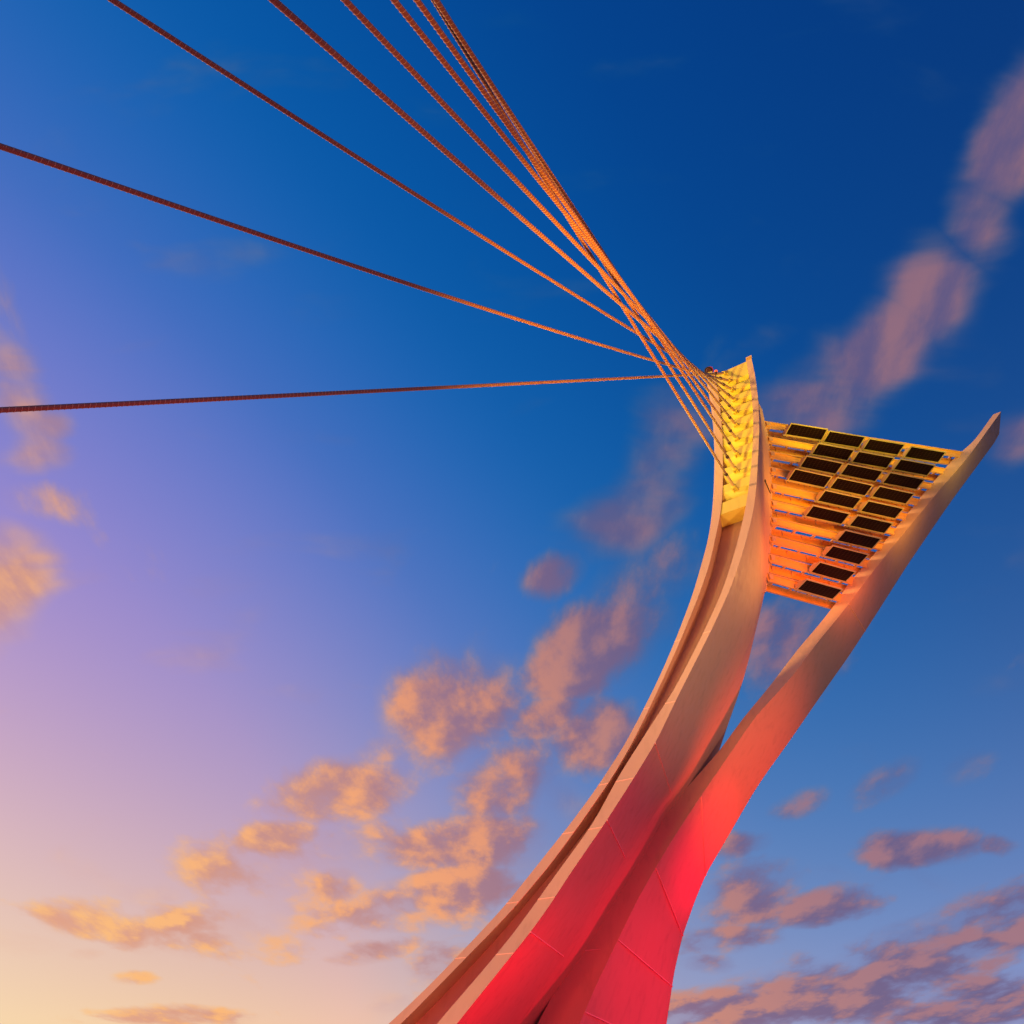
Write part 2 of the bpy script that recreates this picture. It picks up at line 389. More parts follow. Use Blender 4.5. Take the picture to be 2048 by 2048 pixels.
Gp = np.array([e+az(a)*s for e, a, s in zip(Epts, gA, gS)])
for y, g in zip(ylev, Gp):
    if y < 850 or y > 1500: hA.append(None); hS.append(None); continue
    D = np.interp(y, [850, 1160, 1220, 1300, 1400, 1500], [.8, .9, 1.5, 2.3, 3.2, 4.4])
    b = azdist(g, curve['H'], D, 8, 75, 135)
    hA.append(b[1] if b else None); hS.append(b[2] if b and b[0] < 1.0 else None)
hA = gsm(interp_fill(hA), 4); hS = gsm(interp_fill(hS), 4)
Hp = np.array([g+az(a)*s for g, a, s in zip(Gp, hA, hS)])
dep = []
for y, e, sb in zip(ylev, Epts, sB):
    dep.append(cross(e+dW*sb, az(16), curve['C'], 3) if 1030 < y < 2040 else None)
dep = gsm(np.clip(interp_fill(dep), .45, 1.0), 5)
Z = Epts[:, 2]
def lev(z, arr):
    o = np.argsort(Z)
    if arr.ndim == 1: return np.interp(z, Z[o], arr[o])
    return np.array([np.interp(z, Z[o], arr[o][:, i]) for i in range(arr.shape[1])])
def section(k):
    e = Epts[k]; a = gA[k]; din = az(min(a, 18)); dp = dep[k]; sd_ = min(sD[k], sB[k]-.2)
    pa = e+dW*sA[k]
    back = pa+(Hp[k]-e)*.92+dW*.05
    return [e, e+dW*sd_, e+dW*sd_+din*dp-dW*.0, e+dW*sB[k]+din*dp, e+dW*sB[k], pa, pa+az(8)*.35-dW*-.03, back, Hp[k], Gp[k]]
secs = np.array([section(k) for k in range(len(ylev))])
def to_ground(S):
    # both limbs run on along their last slope until they stand in the ground
    a, b = S[-2], S[-1]; d = b-a; f = (b[:, 2]+.15)/np.maximum(1e-3, -d[:, 2])
    return np.concatenate([S, (b+d*np.minimum(f, 40)[:, None])[None]])
secs_g = to_ground(secs)
pyl = empty('bridge_pylon', (0.2, 21.5, 0), 'tall forked white bridge pylon glowing red at its foot and yellow in the cable recess', 'bridge pylon')
PO = np.array(pyl.location)
def loft(name, S, m, parent, cap=True, smooth_angle=True):
    n, k = S.shape[:2]; vs = (S.reshape(-1, 3)-PO)
    fs = [(i*k+j, i*k+(j+1) % k, (i+1)*k+(j+1) % k, (i+1)*k+j) for i in range(n-1) for j in range(k)]
    if cap: fs += [tuple(range(k)), tuple(range((n-1)*k, n*k))]
    o = link(name, vs, fs, m, parent)
    me = o.data
    me.polygons.foreach_set('use_smooth', [True]*len(me.polygons))
    # long arrises stay sharp, level joints smooth
    bm = bmesh.new(); bm.from_mesh(me); bm.verts.ensure_lookup_table()
    for e in bm.edges:
        a, b = e.verts[0].index, e.verts[1].index
        if abs(a-b) == k: e.smooth = False
        if a//k in (0, n-1) and b//k in (0, n-1) and a//k == b//k: e.smooth = False
    bm.to_mesh(me); bm.free()
    return o
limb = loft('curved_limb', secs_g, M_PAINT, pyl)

# ---- stepped anchor plates in the recess of the curved limb
ANCH = [(1451,748),(1460,764),(1466,782),(1470,802),(1472,826),(1473,852),(1474,880),(1475,911),(1473,943),(1471,979)]
def frame_at(z):
    e = lev(z, Epts); return e, lev(z, sD), lev(z, sB), az(min(lev(z, gA), 18))
def recess_point(x, y, t):
    """point on the line dW at inward depth t seen at image point (x,y)"""
    best = None
    for yy in np.arange(700, 1060, .5):
        e = onY(curve['E'](yy), yy, YE); q = onZ(x, y, e[2]); d = q-e
        din = az(16); # solve q = e + dW*s + din*t'
        Mx = np.array([[dW[0], din[0]], [dW[1], din[1]]]); s, tt = np.linalg.solve(Mx, d[:2])
        if best is None or abs(tt-t) < best[0]: best = (abs(tt-t), q, s, e[2])
    return best
aP = [recess_point(x, y, .05) for x, y in ANCH]
aZ = np.array([b[3] for b in aP])
edges = [aZ[0]+.75]+[(aZ[i]+aZ[i+1])/2 for i in range(9)]+[aZ[9]-(aZ[8]-aZ[9])*.45]
prof = []   # (z, depth) from the bottom up
zlip = edges[-1]
prof += [(zlip-.62, .85), (zlip-.62, .04), (zlip-.02, .04), (zlip, .46)]
for i in range(9, -1, -1):
    z0, z1 = edges[i+1], edges[i]; p = z1-z0
    prof += [(z0+.01, .46), (z0+p*.52, .06), (z0+p*.96, .03), (z0+p*.985, .46)]
ztop = Z.max()-.03
prof = [q for q in prof if q[0] < ztop-.05]
while prof[-1][1] > .1: prof.pop()
prof += [(ztop, .04), (ztop, .95)]
vs = []; fs = []
for z, t in prof:
    e, s1, s2, din = frame_at(z)
    vs.append(e+dW*(s1+.004)+din*t-PO); vs.append(e+dW*(s2-.004)+din*t-PO)
for i in range(len(prof)-1): fs.append((2*i, 2*i+1, 2*i+3, 2*i+2))
n_ = len(prof); fs.append(tuple(range(0, 2*n_, 2))); fs.append(tuple(range(1, 2*n_, 2))[::-1]); fs.append((0, 2*n_-2, 2*n_-1, 1))
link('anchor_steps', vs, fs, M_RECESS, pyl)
# flange cap plates on the top edge
mb = MB(PO)
e, s1, s2, din = frame_at(Z.max())
e = Epts[0]
mb.box(e+dW*s1*.5+din*.3+np.array([0, 0, .02]), dW, din, (0, 0, 1), (s1*.5+.01, .42, .035))
mb.build('cap_plate', M_PAINT, pyl); mb = MB(PO)
mb.box(e+dW*(s2+sA[0])*.5+din*.3+np.array([0, 0, .02]), dW, din, (0, 0, 1), ((sA[0]-s2)*.5+.01, .42, .035))
mb.build('cap_plate', M_PAINT, pyl)

# ---- straight arm
YJ = 23.75
yl2 = np.concatenate([np.array([823, 828, 835, 845, 858, 872, 880, 890, 905]), np.arange(920, 2060, 16.0), np.array([2085, 2120, 2150, 2172])])
asec = []
Jp = np.array([onY(curve['J'](y), y, YJ) for y in yl2])
sI = interp_fill([cross(j, dW, curve['I'], 4) for j in Jp])
s2v = [cross(j, dW, curve['J2'], 4) if y > 1480 else None for j, y in zip(Jp, yl2)]
s2v = [q if q is not None else .5*si for q, si in zip(s2v, sI)]
kcurve = smooth_curve(CV['K'][1:], 30)
tipcol = onY(2002, 823, YJ)
Kp = []; j0 = None
for y, j in zip(yl2, Jp):
    if y >= 1000:
        b_ = azdist(j, kcurve, float(np.interp(y, [1000, 1500, 1750, 2048], [2.2, 3.4, 4.0, 5.2])), 12, 75, 127)
        Kp.append(b_[1:] if b_ and b_[0] < .5 else None)
    else: Kp.append(None)
i0 = next(i for i, q in enumerate(Kp) if q is not None)
ka = gsm(interp_fill([None if q is None else q[0] for q in Kp]), 4)
for i in range(i0, len(Kp)):
    c_ = cross(Jp[i], az(ka[i]), kcurve, 9, 300)
    Kp[i] = Jp[i]+az(ka[i])*c_ if c_ is not None else None
yk0 = proj(Kp[i0])[1]
YK0 = Kp[i0][1]
kfull = smooth_curve(CV['K'], 0)
for i in range(i0):
    # the blade ends in an edge that leans back: rail of the lower arris towards the tip
    f = (yl2[i]-823)/(yl2[i0]-823)
    yk = 823+50*min(1, f/.42) if f < .42 else 873+(yk0-873)*(f-.42)/.58
    Kp[i] = onY(float(kfull(yk)), yk, YJ+.02+(YK0-YJ-.02)*f**.7)
for i in range(len(Kp)):
    if Kp[i] is None: Kp[i] = Kp[i-1]+(Jp[i]-Jp[i-1])
for i, y in enumerate(yl2):
    j = Jp[i]; si = max(sI[i], .03); s2 = min(s2v[i], si*.97)
    k = Kp[i]
    if i == 0: k = j+az(60)*.02
    pi_ = j+dW*si; mid = j+dW*s2
    bk = pi_+(k-j)*.9
    asec.append([j, mid, pi_, bk, k])
asec = np.array(asec)
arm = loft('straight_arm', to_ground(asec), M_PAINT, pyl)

# ---- raised weld seams on the plating, laid along horizontal section lines
def seam(name, pts, up=.03, proud=.016, parent=None, outward=None):
    m_ = MB(PO)
    for a, b in zip(pts[:-1], pts[1:]):
        m_.bar(np.asarray(a)+outward, np.asarray(b)+outward, proud*2, up)
    return m_.build(name, M_SEAM, parent)
def Zc(c, y, Y): return onY(curve[c](y), y, Y)[2]
for y in (1480, 1646, 1864):
    k = int(np.argmin(abs(ylev-y)))
    seam('weld_seam', [Epts[k], Epts[k]*(.35)+Gp[k]*.65, Gp[k]], parent=limb, outward=az(104)*.006)
for y in (1262, 1400, 1560, 1660, 1790, 1905):
    k = int(np.argmin(abs(ylev-y)))
    S_ = secs[k]
    seam('weld_seam', [S_[0], S_[1]], up=.016, proud=.005, parent=limb, outward=-az(33)*.004)
    seam('weld_seam', [S_[4], S_[5]], up=.016, proud=.005, parent=limb, outward=-az(33)*.004)
ykr = np.array([proj(q)[1] for q in asec[:, 4]])
for yj, yk in ((1590, 1750), (1736, 1872), (1888, 1978), (2021, 2085), (1205, 1262)):
    k = int(np.argmin(abs(yl2-yj))); k2 = int(np.argmin(abs(ykr-yk)))
    seam('weld_seam', [asec[k][0], asec[k2][4]], parent=arm, outward=az(105)*.010)
k = int(np.argmin(abs(yl2-1903))); seam('weld_seam', [asec[k][1], asec[k][2]], parent=arm, outward=-az(33)*.006)

# ------------------------------------------------------------------ louvre grid between limb and arm
oJ = np.argsort(Jp[:, 2])
def armI(z): return np.array([np.interp(z, Jp[oJ, 2], asec[oJ, 2, i]) for i in range(3)])
def limbH(z): return lev(z, Hp)
Y1 = [844.6, 875, 904, 936, 969, 1002.6, 1036, 1073, 1110, 1148]
Y2 = [863.5, 892.5, 923.6, 954.8, 987.4, 1022.9, 1058.4, 1094, 1131.6, 1170]
def z_at_left(y):
    zz = np.linspace(9, 26, 700); yy = np.array([proj(limbH(z))[1] for z in zz])
    return float(np.interp(-y, -yy[np.argsort(-yy)], zz[np.argsort(-yy)]))
grid = empty('louvre_frame', limbH(z_at_left(1170)), 'orange lit frame of horizontal louvre boards spanning between curved limb and straight arm', 'louvre frame')
GO = np.array(grid.location)
BETA = radians(10)
BH = .39
boards = []
for i in range(10):
    z1 = z_at_left(Y1[i]); a = limbH(z1); b = armI(z1); r = (b-a); r /= np.linalg.norm(r)
    n_h = np.array([r[1], -r[0], 0])            # horizontal, towards the viewer's side
    h = cos(BETA)*n_h+np.array([0, 0, sin(BETA)])
    boards.append(('near', a, b, r, n_h, h, z1))
    # far board of the pair: moved back along -h until its top shows at the next survey line
    Ls = np.linspace(.1, 1.6, 150); q = a[None]+np.array([0, 0, 0])-Ls[:, None]*h
    xx, yy = proj(q); # vertical screen position at the left end, corrected along the rung
    slope = (proj(a+r)[1]-proj(a)[1])/(proj(a+r)[0]-proj(a)[0])
    yy = yy+(proj(a)[0]-xx)*slope
    Lr = float(np.interp(Y2[i], yy, Ls))
    boards.append(('far', a-h*Lr, b-h*Lr, r, n_h, h, z1-Lr*h[2], Lr))
def extend_to(a, r, cv, sgn, lim=3.0):
    s = cross(a, sgn*r, cv, lim, 200); return s
edge_len = []
for bd in boards:
    kind, a, b, r, n_h, h = bd[:6]
    a2, b2 = a.copy(), b.copy()
    if kind == 'far':
        # run the board on until it is behind the arm, stop it at the limb
        s = cross(b, -r, curve['I'], 2.5, 150); s_ = cross(b, r, curve['I'], 2.5, 150)
        b2 = b+(r*s_ if s_ is not None and (s is None or s_ < s) else (-r*s if s is not None else 0))+r*.12
        s = cross(a, r, curve['H'], 2.5, 150); s_ = cross(a, -r, curve['H'], 2.5, 150)
        a2 = a+(r*s if s is not None and (s_ is None or s < s_) else (-r*s_ if s_ is not None else 0))-r*.10
    else:
        b2 = b+r*.05; a2 = a-r*.08
    ln = np.linalg.norm(b2-a2)
    m_ = MB(GO)
    last = bd is boards[-1]
    hh = BH if not last else .34
    nseg = max(2, int(ln/.9))
    up = np.array([0, 0, 1.0])
    m_.box((a2+b2)/2-up*hh/2, r, n_h, up, (ln/2, .012, hh/2))
    m_.box((a2+b2)/2+n_h*.035-up*.014, r, n_h, up, (ln/2-.002, .05, .016))
    m_.box((a2+b2)/2+n_h*.025-up*(hh+.012), r, n_h, up, (ln/2-.003, .035, .010))
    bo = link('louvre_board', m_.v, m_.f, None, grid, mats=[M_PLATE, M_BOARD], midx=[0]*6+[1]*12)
    edge_len.append(ln)
# ribs: flat bars that tie each near board to its far board, and short cleats between pairs
for i in range(10):
    nb = boards[2*i]; fb = boards[2*i+1]
    _, a, b, r, n_h, h, z1 = nb; Lr = fb[7]; ln = np.linalg.norm(b-a)
    for d in np.arange(.42, 30, 1.0):
        if d > ln-.28: break
        p = b-r*d
        m_ = MB(GO)
        m_.bar(p-h*.02-np.array([0, 0, .10]), p-h*Lr-np.array([0, 0, .03]), .07, .10, up=r)
        m_.build('tie_bar', M_BOARD, grid)
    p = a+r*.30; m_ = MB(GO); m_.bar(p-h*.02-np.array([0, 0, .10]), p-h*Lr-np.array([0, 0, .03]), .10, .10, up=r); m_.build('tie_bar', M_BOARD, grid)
    if i < 9:
        nx = boards[2*i+2]
        for d in np.arange(.95, 30, 1.0):
            if d > ln-.3: break
            p = fb[2]-r*d
            m_ = MB(GO)
            m_.plate([p+n_h*.02-np.array([0, 0, .05]), p+n_h*.10-np.array([0, 0, .06]), p+n_h*.03-np.array([0, 0, .27]), p+n_h*.02-np.array([0, 0, .29])], .02, r)
            m_.build('cleat', M_BOARD, grid)
# bracket bolsters and junction boxes along the limb
for i in range(10):
    nb = boards[2*i]; fb = boards[2*i+1]
    for bd in (nb, fb):
        a = bd[1] if bd is nb else fb[1]; r = bd[3]; n_h = bd[4]
        m_ = MB(GO); q = a+r*.02
        m_.plate([q+n_h*.06+np.array([0, 0, .02]), q+r*.22+n_h*.06+np.array([0, 0, -.01]), q+r*.16+n_h*.06-np.array([0, 0, .24]), q-r*.02+n_h*.06-np.array([0, 0, .30])], .03, n_h)
        m_.build('end_bracket', M_BOARD, grid)
    if i >= 1:
        q = fb[1]+fb[3]*.13+fb[4]*.02+np.array([0, 0, .10]); m_ = MB(GO)
        m_.box(q, fb[3], fb[4], (0, 0, 1), (.055, .04, .055)); m_.box(q+fb[4]*.042, fb[3], fb[4], (0, 0, 1), (.045, .004, .045))
        m_.build('junction_box', M_BOX, grid)
# edge plate of the frame along the limb
vs = []; zz = np.linspace(z_at_left(1184), z_at_left(846), 30)
mbp = MB(GO)
prev = None
for z in zz:
    a = limbH(z); r = boards[0][3]
    cur = [a+r*.005, a+r*.05, a+r*.05+boards[0][4]*-.25, a+r*.005+boards[0][4]*-.25]
    if prev is not None:
        b0 = len(mbp.v); mbp.v += [q-GO for q in prev+cur]
        mbp.f += [(b0+j, b0+(j+1) % 4, b0+4+(j+1) % 4, b0+4+j) for j in range(4)]
    prev = cur
mbp.build('edge_plate', M_PAINT, grid)
# gusset where the lowest board meets the limb
g = boards[-1]; m_ = MB(GO); q = g[1]
m_.plate([q-g[3]*.02+np.array([0, 0, .22]), q+g[3]*.18+np.array([0, 0, .03]), q+g[3]*.20-np.array([0, 0, .33]), q+g[3]*.05-np.array([0, 0, .48]), q-g[3]*.08-np.array([0, 0, .42])], .05, g[4])
m_.build('gusset', M_BOARD, grid)

# ------------------------------------------------------------------ solar panels
PW, PH = 1.90, .67
PC = [[(475,228)], [(745,282),(665,372),(582,465),(500,560)],
      [(1028,335),(950,428),(870,520),(795,620),(710,712),(625,822)],
      [(1322,390),(1245,482),(1170,580),(1093,680),(1015,785),(937,890),(850,998),(760,1110),(665,1230),(570,1355)]]
K2 = 540/1932
def surf_point(x, y):
    """point of the louvre surface seen at an image point"""
    best = None
    for z in np.linspace(8, 27, 400):
        a = limbH(z); b = armI(z); q = onZ(x, y, z); r = b-a; r /= np.linalg.norm(r)
        off = np.dot(q-a, np.array([r[1], -r[0], 0]))
        if not 21.0 < q[1] < 25.5: continue
        if best is None or abs(off) < best[0]: best = (abs(off), q, r, z, np.dot(q-a, r))
    return best
def make_panel():
    e = empty('solar_panel', (0, 0, 0))
    m_ = MB(); w, h = PW/2, PH/2
    # local axes: x along rung, y up the panel, z normal towards the viewer
    link('solar_cells', [(-w+.045, -h+.045, .004), (w-.045, -h+.045, .004), (w-.045, h-.045, .004), (-w+.045, h-.045, .004),
                         (-w+.045, -h+.045, -.004), (w-.045, -h+.045, -.004), (w-.045, h-.045, -.004), (-w+.045, h-.045, -.004)],
         [(0, 1, 2, 3), (7, 6, 5, 4), (0, 4, 5, 1), (1, 5, 6, 2), (2, 6, 7, 3), (3, 7, 4, 0)], M_CELL, e, recalc=False)
    o = e.children[0]; me = o.data; uvl = me.uv_layers.new(name='UVMap')
    for l in me.loops:
        v = me.vertices[l.vertex_index].co; uvl.data[l.index].uv = ((v.x+w-.045)/(PW-.09), (v.y+h-.045)/(PH-.09))
    f = MB()
    for s in (-1, 1):
        f.box((0, s*(h-.0225), 0), (1, 0, 0), (0, 1, 0), (0, 0, 1), (w, .0225, .022))
        f.box((s*(w-.0225), 0, 0), (1, 0, 0), (0, 1, 0), (0, 0, 1), (.0225, h-.046, .021))
    f.build('frame', M_FRAME, e)
    rl = MB(); rl.box((-.03, -h-.035, -.03), (1, 0, 0), (0, 1, 0), (0, 0, 1), (w+.03, .028, .03)); ro = rl.build('mounting_rail', M_FRAME, e)
    for k in range(4):
        c = MB(); x = -w+.10+k*(PW-.2)/3
        c.box((x, -h-.075, -.045), (1, 0, 0), (0, 1, 0), (0, 0, 1), (.022, .03, .035)); c.build('clamp', M_DARK, e)
    wr = MB(); wr.tube((-w+.18, -h-.06, -.02), (-w+.30, -h-.12, -.05), .006, 6); wr.tube((-w+.30, -h-.12, -.05), (-w+.42, -h-.06, -.02), .006, 6); wr.build('wiring', M_DARK, e)
    for s in (-1, 1):
        b_ = MB(); b_.plate([(s*(w-.01), h-.1, -.03), (s*(w-.01), -h, -.03), (s*(w-.01), -h+.04, -.16), (s*(w-.01), h-.30, -.20)], .015, (1, 0, 0)); b_.build('side_bracket', M_BOARD, e)
    return e
def copy_tree(o, parent=None):
    c = o.copy(); COL.objects.link(c); c.parent = parent
    for ch in list(o.children): copy_tree(ch, c)
    return c
proto = make_panel(); first = True
ORD = ['topmost', 'second', 'third', 'fourth', 'fifth', 'sixth', 'seventh', 'eighth', 'ninth', 'lowest']
COLN = ['', 'the short diagonal column second from the curved limb', 'the middle diagonal column of six panels', 'the long diagonal column beside the straight arm']
def label_for(ci, ri, n):
    if ci == 0: return 'lone solar panel nearest the curved limb in the top row of the frame'
    nm = ORD[ri] if ri < n-1 else 'lowest'
    if ri == 0: nm = 'topmost'
    return nm+' black solar panel in '+COLN[ci]
for ci, colm in enumerate(PC):
    for ri, (ux, uy) in enumerate(colm):
        X, Yp = 1480+ux*K2, 800+uy*K2
        _, q, r, z, u = surf_point(X, Yp)
        n_h = np.array([r[1], -r[0], 0])
        h = cos(BETA)*n_h+np.array([0, 0, sin(BETA)])
        nrm = np.cross(r, h)
        if np.dot(nrm, CAM-q) < 0: nrm = -nrm
        e = proto if first else copy_tree(proto)
        first = False
        # centre the panel on the sight line, just in front of the boards
        c = CAM+(q-CAM)*.975
        Mx = Matrix(((r[0], h[0], nrm[0], c[0]), (r[1], h[1], nrm[1], c[1]), (r[2], h[2], nrm[2], c[2]), (0, 0, 0, 1)))
        e.matrix_world = Mx
        tag(e, label_for(ci, ri, len(colm)), 'solar panel', 'solar panels on the louvre frame')

# ------------------------------------------------------------------ stay cables
EDGE = [(0,820,10.5),(0,292,9.6),(225,0,10.6),(547,0,9.0),(690,0,9.9),(788,0,10.4),(834,0,10.6),(871.5,0,12.6),(874,0,13.6),(867,0,13.2)]
SAG = [.0,.30,.22,.16,.0,0,0,0,0,0]
CLAB = ['nearly level bottom stay cable running to the left edge from the highest anchor',
        'second lowest stay cable, a long gentle diagonal to the left edge',
        'stay cable reaching the top left corner region, lowest of those leaving at the top',
        'fourth stay cable from the left, thickest and dark red with ringed sheath',
        'fifth stay cable from the left, red brown between two wide gaps of sky',
        'sixth stay cable from the left, orange, first of the close set at the top',
        'seventh stay cable from the left, orange, just left of the tight bundle',
        'stay cable hidden inside the tight right hand bundle, ending at the third lowest anchor',
        'rightmost stay cable of the tight bundle, ending at the second lowest anchor',
        'stay cable crossing in front of the others to the lowest anchor step']
RC = .045
for i in range(10):
    _, a, s_, z_ = aP[i]
    ex, ey, ed = EDGE[i]
    edge = atdist(ex, ey, ed)
    a = np.array(a, float)
    n0 = -az(33)
    a = a+n0*.06
    d = edge-a; Lf = np.linalg.norm(d); t = d/Lf
    # continue past the frame to the deck-side anchorage
    tend = (a[2]-.5)/max(1e-3, -d[2]) if d[2] < 0 else 3
    tend = min(max(tend, 1.25), 4.5); end = a+d*tend
    cab = empty('stay_cable', end, CLAB[i], 'stay cable', 'stay cables fanning from the pylon top')
    CO = np.array(end, float)
    def P(u, i=i, a=a, d=d, tend=tend):
        q = a+d*u
        if SAG[i]: q = q-np.array([0, 0, SAG[i]*4*max(0, u*(1-u)) if u <= 1 else -SAG[i]*.0])
        return q
    # sleeve near the anchor
    sl = MB(CO); L0 = .16; L1 = 1.05
    sl.tube(a+t*L0, a+t*L1, .056, 16); sl.build('anchor_sleeve', M_SLEEVE, cab, False)
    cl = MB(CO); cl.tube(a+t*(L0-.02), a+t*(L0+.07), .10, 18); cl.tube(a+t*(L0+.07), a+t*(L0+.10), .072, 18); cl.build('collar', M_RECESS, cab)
    cp = MB(CO); cp.tube(a+t*(L1-.03), a+t*(L1+.03), .066, 14); cp.box(a+t*L1+np.array([0, 0, .075]), t, np.cross(t, (0, 0, 1)), (0, 0, 1), (.03, .02, .035)); cp.build('clamp_ring', M_DARK, cab)
    fk = MB(CO); side = np.cross(t, (0, 0, 1)); side /= np.linalg.norm(side); upv = np.cross(side, t)
    for s in (-1, 1):
        fk.box(a-t*.03+side*s*.075, t, side, upv, (.20, .018, .07))
    fk.box(a+t*.12, t, side, upv, (.03, .075, .06)); fk.tube(a-t*.06-side*.095, a-t*.06+side*.095, .028, 10)
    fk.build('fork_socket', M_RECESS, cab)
    lug = MB(CO); lug.box(a-t*.15, t, side, upv, (.14, .022, .05)); lug.build('lug', M_RECESS, cab)
    # sheath
    us = np.linspace(L1/Lf*.9, tend, 70 if SAG[i] else 24)
    pts = np.array([P(u) for u in us]); n = 16
    sd0 = np.cross(t, (0, 0, 1)); sd0 /= np.linalg.norm(sd0); up0 = np.cross(sd0, t)
    vv = []; ff = []
    for q in pts:
        for j in range(n): vv.append(q-CO+RC*(cos(2*pi*j/n)*sd0+sin(2*pi*j/n)*up0))
    for k in range(len(pts)-1):
        for j in range(n): ff.append((k*n+j, k*n+(j+1) % n, (k+1)*n+(j+1) % n, (k+1)*n+j))
    ff.append(tuple(range(n))); ff.append(tuple(range((len(pts)-1)*n, len(pts)*n)))
    link('sheath', vv, ff, M_CABLE, cab, True)
    # spiral fillet wound round the sheath
    pitch = .088; s0 = L1+.1; s1 = min(Lf*1.12, Lf*tend-.2); turns = (s1-s0)/pitch; m = int(turns*12)
    ss = np.linspace(s0, s1, m); ang = 2*pi*(ss-s0)/pitch
    cen = np.array([P(s/Lf) for s in ss])-CO
    rad = np.cos(ang)[:, None]*sd0+np.sin(ang)[:, None]*up0
    hw = .006; hr = .0065
    c1 = cen+rad*(RC-.002)-t*hw; c2 = cen+rad*(RC+hr); c3 = cen+rad*(RC-.002)+t*hw
    allv = np.stack([c1, c2, c3], 1).reshape(-1, 3)
    idx = np.arange(m-1)[:, None]*3
    quads = np.concatenate([idx+np.array([0, 1, 4, 3]), idx+np.array([1, 2, 5, 4])])
    me = bpy.data.meshes.new('spiral_fillet'); me.vertices.add(len(allv)); me.vertices.foreach_set('co', allv.astype(np.float32).ravel())
    me.loops.add(quads.size); me.loops.foreach_set('vertex_index', quads.astype(np.int32).ravel())
    me.polygons.add(len(quads)); me.polygons.foreach_set('loop_start', np.arange(0, quads.size, 4, dtype=np.int32)); me.polygons.foreach_set('loop_total', np.full(len(quads), 4, np.int32))
    me.update(); me.materials.append(M_FILLET)
    fo = bpy.data.objects.new('spiral_fillet', me); COL.objects.link(fo); fo.parent = cab
    # deck anchorage at the far end
    an = MB(CO); an.tube(end-t*.8, end+t*.1, .075, 14, .09); an.build('end_socket', M_SLEEVE, cab)

# ------------------------------------------------------------------ beacons at the pylon top
bp = recess_point(1420, 750, -.05)[1]
tb = onZ(1417, 751, Z.max()+.05)
ec = Epts[0]+dW*sA[0]
bo = ec-dW*.10+np.array([0, 0, .11])
bcn = empty('obstruction_beacon', bo, 'round dark beacon drum with red lens standing on the top of the left flange', 'beacon light')
BO = np.array(bcn.location)
ax_ = np.array([-.10, -.62, -.75]); ax_ /= np.linalg.norm(ax_)
cc = BO+np.array([0, 0, .34])
m_ = MB(BO); m_.box(BO+np.array([0, 0, .05]), dW, az(33), (0, 0, 1), (.15, .09, .05)); m_.tube(BO+np.array([0, 0, .09]), cc-np.array([0, 0, .12]), .045, 12); m_.build('bracket', M_RECESS, bcn)
m_ = MB(BO); m_.tube(cc-ax_*.10, cc+ax_*.10, .175, 24); m_.build('housing', M_DARK, bcn)
m_ = MB(BO); m_.tube(cc+ax_*.10, cc+ax_*.14, .125, 24, .10); m_.build('lens', M_LENS, bcn)
m_ = MB(BO); m_.tube(cc-ax_*.06+np.array([.05, 0, .02]), cc+ax_*.03+np.array([.05, 0, .02]), .175, 24); m_.build('bezel_ring', M_RED, bcn)
lp = ec-dW*.42+np.array([0, 0, .02])-az(33)*.05
lmp = empty('warning_lamp', lp, 'small glowing red orange warning lamp beside the topmost cable anchor', 'warning lamp')
LO = np.array(lmp.location)
m_ = MB(LO); m_.tube(LO, LO+np.array([0, 0, .05]), .05, 12); m_.build('lamp_base', M_DARK, lmp)
bm = bmesh.new(); bmesh.ops.create_uvsphere(bm, u_segments=16, v_segments=10, radius=.075)
me = bpy.data.meshes.new('lamp_globe'); bm.to_mesh(me); bm.free(); me.materials.append(M_LAMP)
go_ = bpy.data.objects.new('lamp_globe', me); COL.objects.link(go_); go_.parent = lmp; go_.location = (0, 0, .09)

# dark sensor arm on the side of the curved limb
z_s = z_at_left(988)
s1_ = limbH(z_s)+boards[0][3]*.02+boards[0][4]*.25
r0 = boards[8][3]
pA = atdist(1530, 962, np.dot(s1_-CAM, [0, cos(PITCH), sin(PITCH)])*.985); pB = atdist(1541, 987, np.dot(s1_-CAM, [0, cos(PITCH), sin(PITCH)])*.985)
sen = empty('sensor_arm', pB, 'thin dark rod with a knob tip beside the curved limb', 'sensor')
SO = np.array(sen.location)
m_ = MB(SO); m_.tube(pB, pA, .022, 8); m_.build('rod', M_DARK, sen)
m_ = MB(SO); dd = (pA-pB)/np.linalg.norm(pA-pB); m_.tube(pA-dd*.03, pA+dd*.06, .045, 10); m_.build('head', M_DARK, sen)

# ------------------------------------------------------------------ ground
gs = MB(); R_ = 6000
gv = [(0, 0, 0)]+[(R_*cos(2*pi*i/48), R_*sin(2*pi*i/48), 0) for i in range(48)]
gr = link('ground', gv, [(0, 1+i, 1+(i+1) % 48) for i in range(48)], M_GROUND); tag(gr, kind='structure')

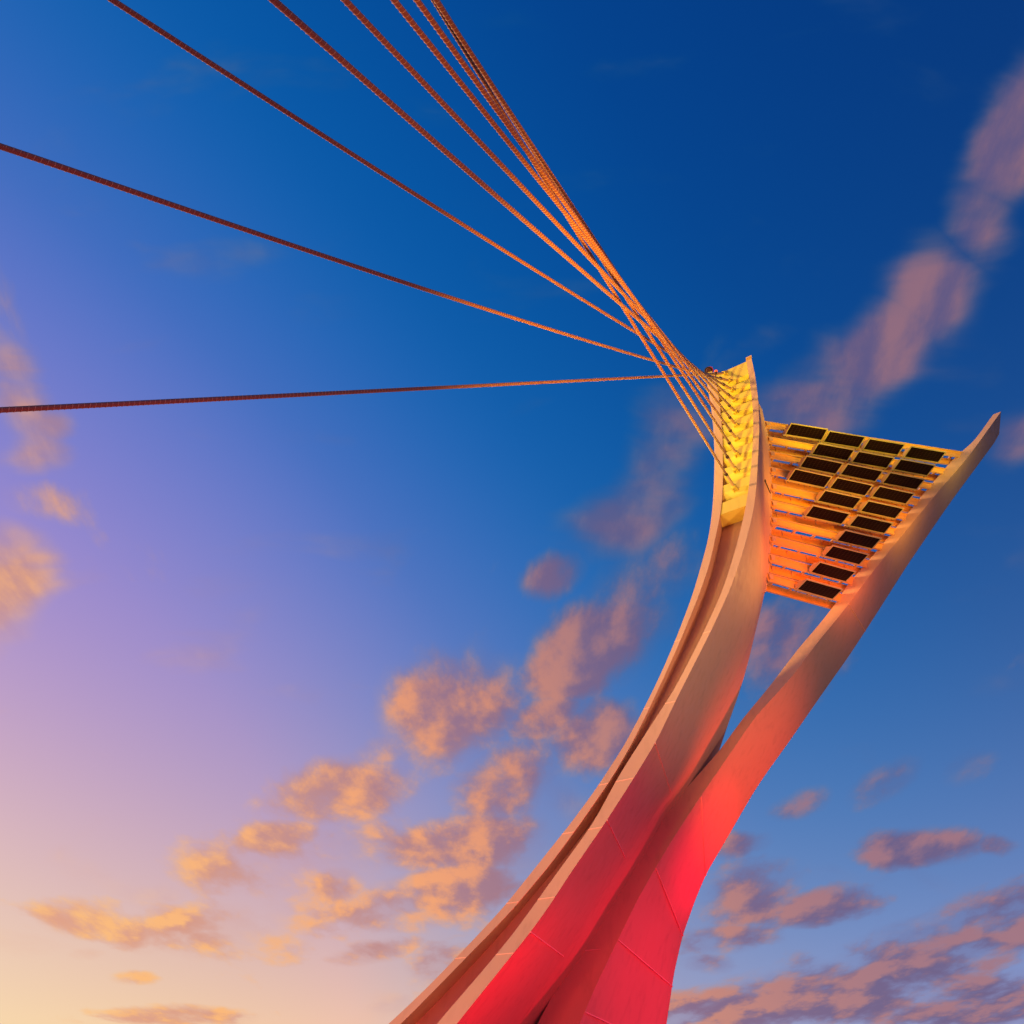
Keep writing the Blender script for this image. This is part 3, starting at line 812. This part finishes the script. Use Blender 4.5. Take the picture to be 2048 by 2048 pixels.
# ------------------------------------------------------------------ coloured floodlights that wash the pylon, and added fill spots
RED = (1.0, .0, .045)
def flood(loc, target, power, color, ang, label, blend=1.0, size=.2):
    loc = np.array(loc, float); t = np.array(target, float)-loc; t /= np.linalg.norm(t)
    e = empty('floodlight', (loc[0], loc[1], 0), label, 'floodlight', 'red floodlights at the foot of the pylon')
    o = np.array(e.location)
    sd_ = np.cross(t, (0, 0, 1)); sd_ /= np.linalg.norm(sd_); u = np.cross(sd_, t)
    m_ = MB(o); m_.box(loc-t*.08, t, sd_, u, (.07, .22, .16)); m_.build('housing', M_HOUS, e)
    m_ = MB(o); m_.box(loc-t*.006, t, sd_, u, (.005, .20, .14)); m_.build('glass', M_GLASSR, e)
    m_ = MB(o)
    for s in (-1, 1): m_.bar(np.array([loc[0], loc[1], .02])+sd_*s*.25, loc-t*.08+sd_*s*.25, .03, .012, up=sd_)
    m_.bar(np.array([loc[0], loc[1], .03])-sd_*.27, np.array([loc[0], loc[1], .03])+sd_*.27, .06, .02)
    m_.build('yoke', M_HOUS, e)
    spot('flood_beam', loc+t*.03, target, power, color, ang, blend, size)
flood((12.5, 26.0, .35), (6.9, 26.0, 7.5), 3700, RED, 34, 'red floodlight on the ground right of the pylon, turned up at the straight arm')
flood((12.0, 22.5, .35), (4.6, 26, 3.4), 3400, RED, 80, 'red floodlight nearest the foot of the straight arm')
flood((2.2, 16.2, .35), (-0.2, 20.0, 3.0), 1500, (1, .0, .02), 70, 'red floodlight on the ground close to the curved limb foot')
flood((5.0, 12.5, .35), (2.6, 20.5, 6.4), 2700, (1, .02, .05), 58, 'red floodlight furthest from the pylon, turned up between the two limbs')
spot('arm_beam', (13.5, 23.0, .6), (8.6, 25.5, 10.6), 5600, (1, .09, .03), 46, 1.0, .6)
# added bodiless spots floating in front of the frame wash the louvre boards
for i in (0, 4, 8):
    bd = boards[2*i]; a_, b_, r_, n_ = bd[1], bd[2], bd[3], bd[4]
    ln = np.linalg.norm(b_-a_); k = i/9.0
    for u in ((.18, .52, .82) if ln > 6.5 else (.2, .7) if ln > 4.2 else (.3,)):
        q = a_+r_*ln*u
        spot('louvre_fill', q+n_*2.6-np.array([0, 0, 1.9]), q+n_*.1+r_*.1, 620 if u < .3 else 480, (1, .74-.60*k, .015), 115, .9, 1.0)
# warm wash on the inner side of the limb from the foot of the frame
q = boards[-1][1]+boards[-1][3]*2.6+boards[-1][4]*2.8-np.array([0, 0, 1.2])
spot('limb_beam', q, Epts[int(np.argmin(abs(ylev-1060)))], 900, (1, .40, .06), 85, 1.0, .5)
# yellow wash on the cable recess from the deck side
spot('yellow_beam', (-9, 9, 3.0), aP[4][1], 24000, (1, .90, .02), 15, .8, .9)
spot('yellow_beam', (-9, 8, 3.0), lev(15.0, Epts), 8500, (1, .74, .22), 24, 1.0, .9)
# warm deck lights on the groove of the limb and on the cables
spot('groove_beam', (-7.0, 8.0, .6), (5.0, 19.0, 12.0), 3800, (1, .50, .20), 48, 1.0, .4)
spot('groove_beam_red', (-6.0, 12.0, .6), (-0.8, 19.0, 3.2), 1500, (1, .10, .06), 60, 1.0, .3)
spot('cable_beam', (2.0, 4.0, .4), (4.0, 11.5, 20.0), 30000, (1, .42, .03), 42, 1.0, .3)
spot('cable_beam', (0.5, -3.0, .4), (2.2, 4.5, 17.5), 5200, (1, .34, .03), 42, 1.0, .3)
spot('front_fill', (8.0, 4.0, .6), (7.6, 20.0, 14.5), 9000, (1, .58, .30), 44, 1.0, .5)  # added soft fill from the front right, not a deck light
spot('cable_beam_red', (-3.0, 6.0, .4), (-2.0, 9.5, 14.0), 1300, (1, .06, .03), 110, 1.0, .2)
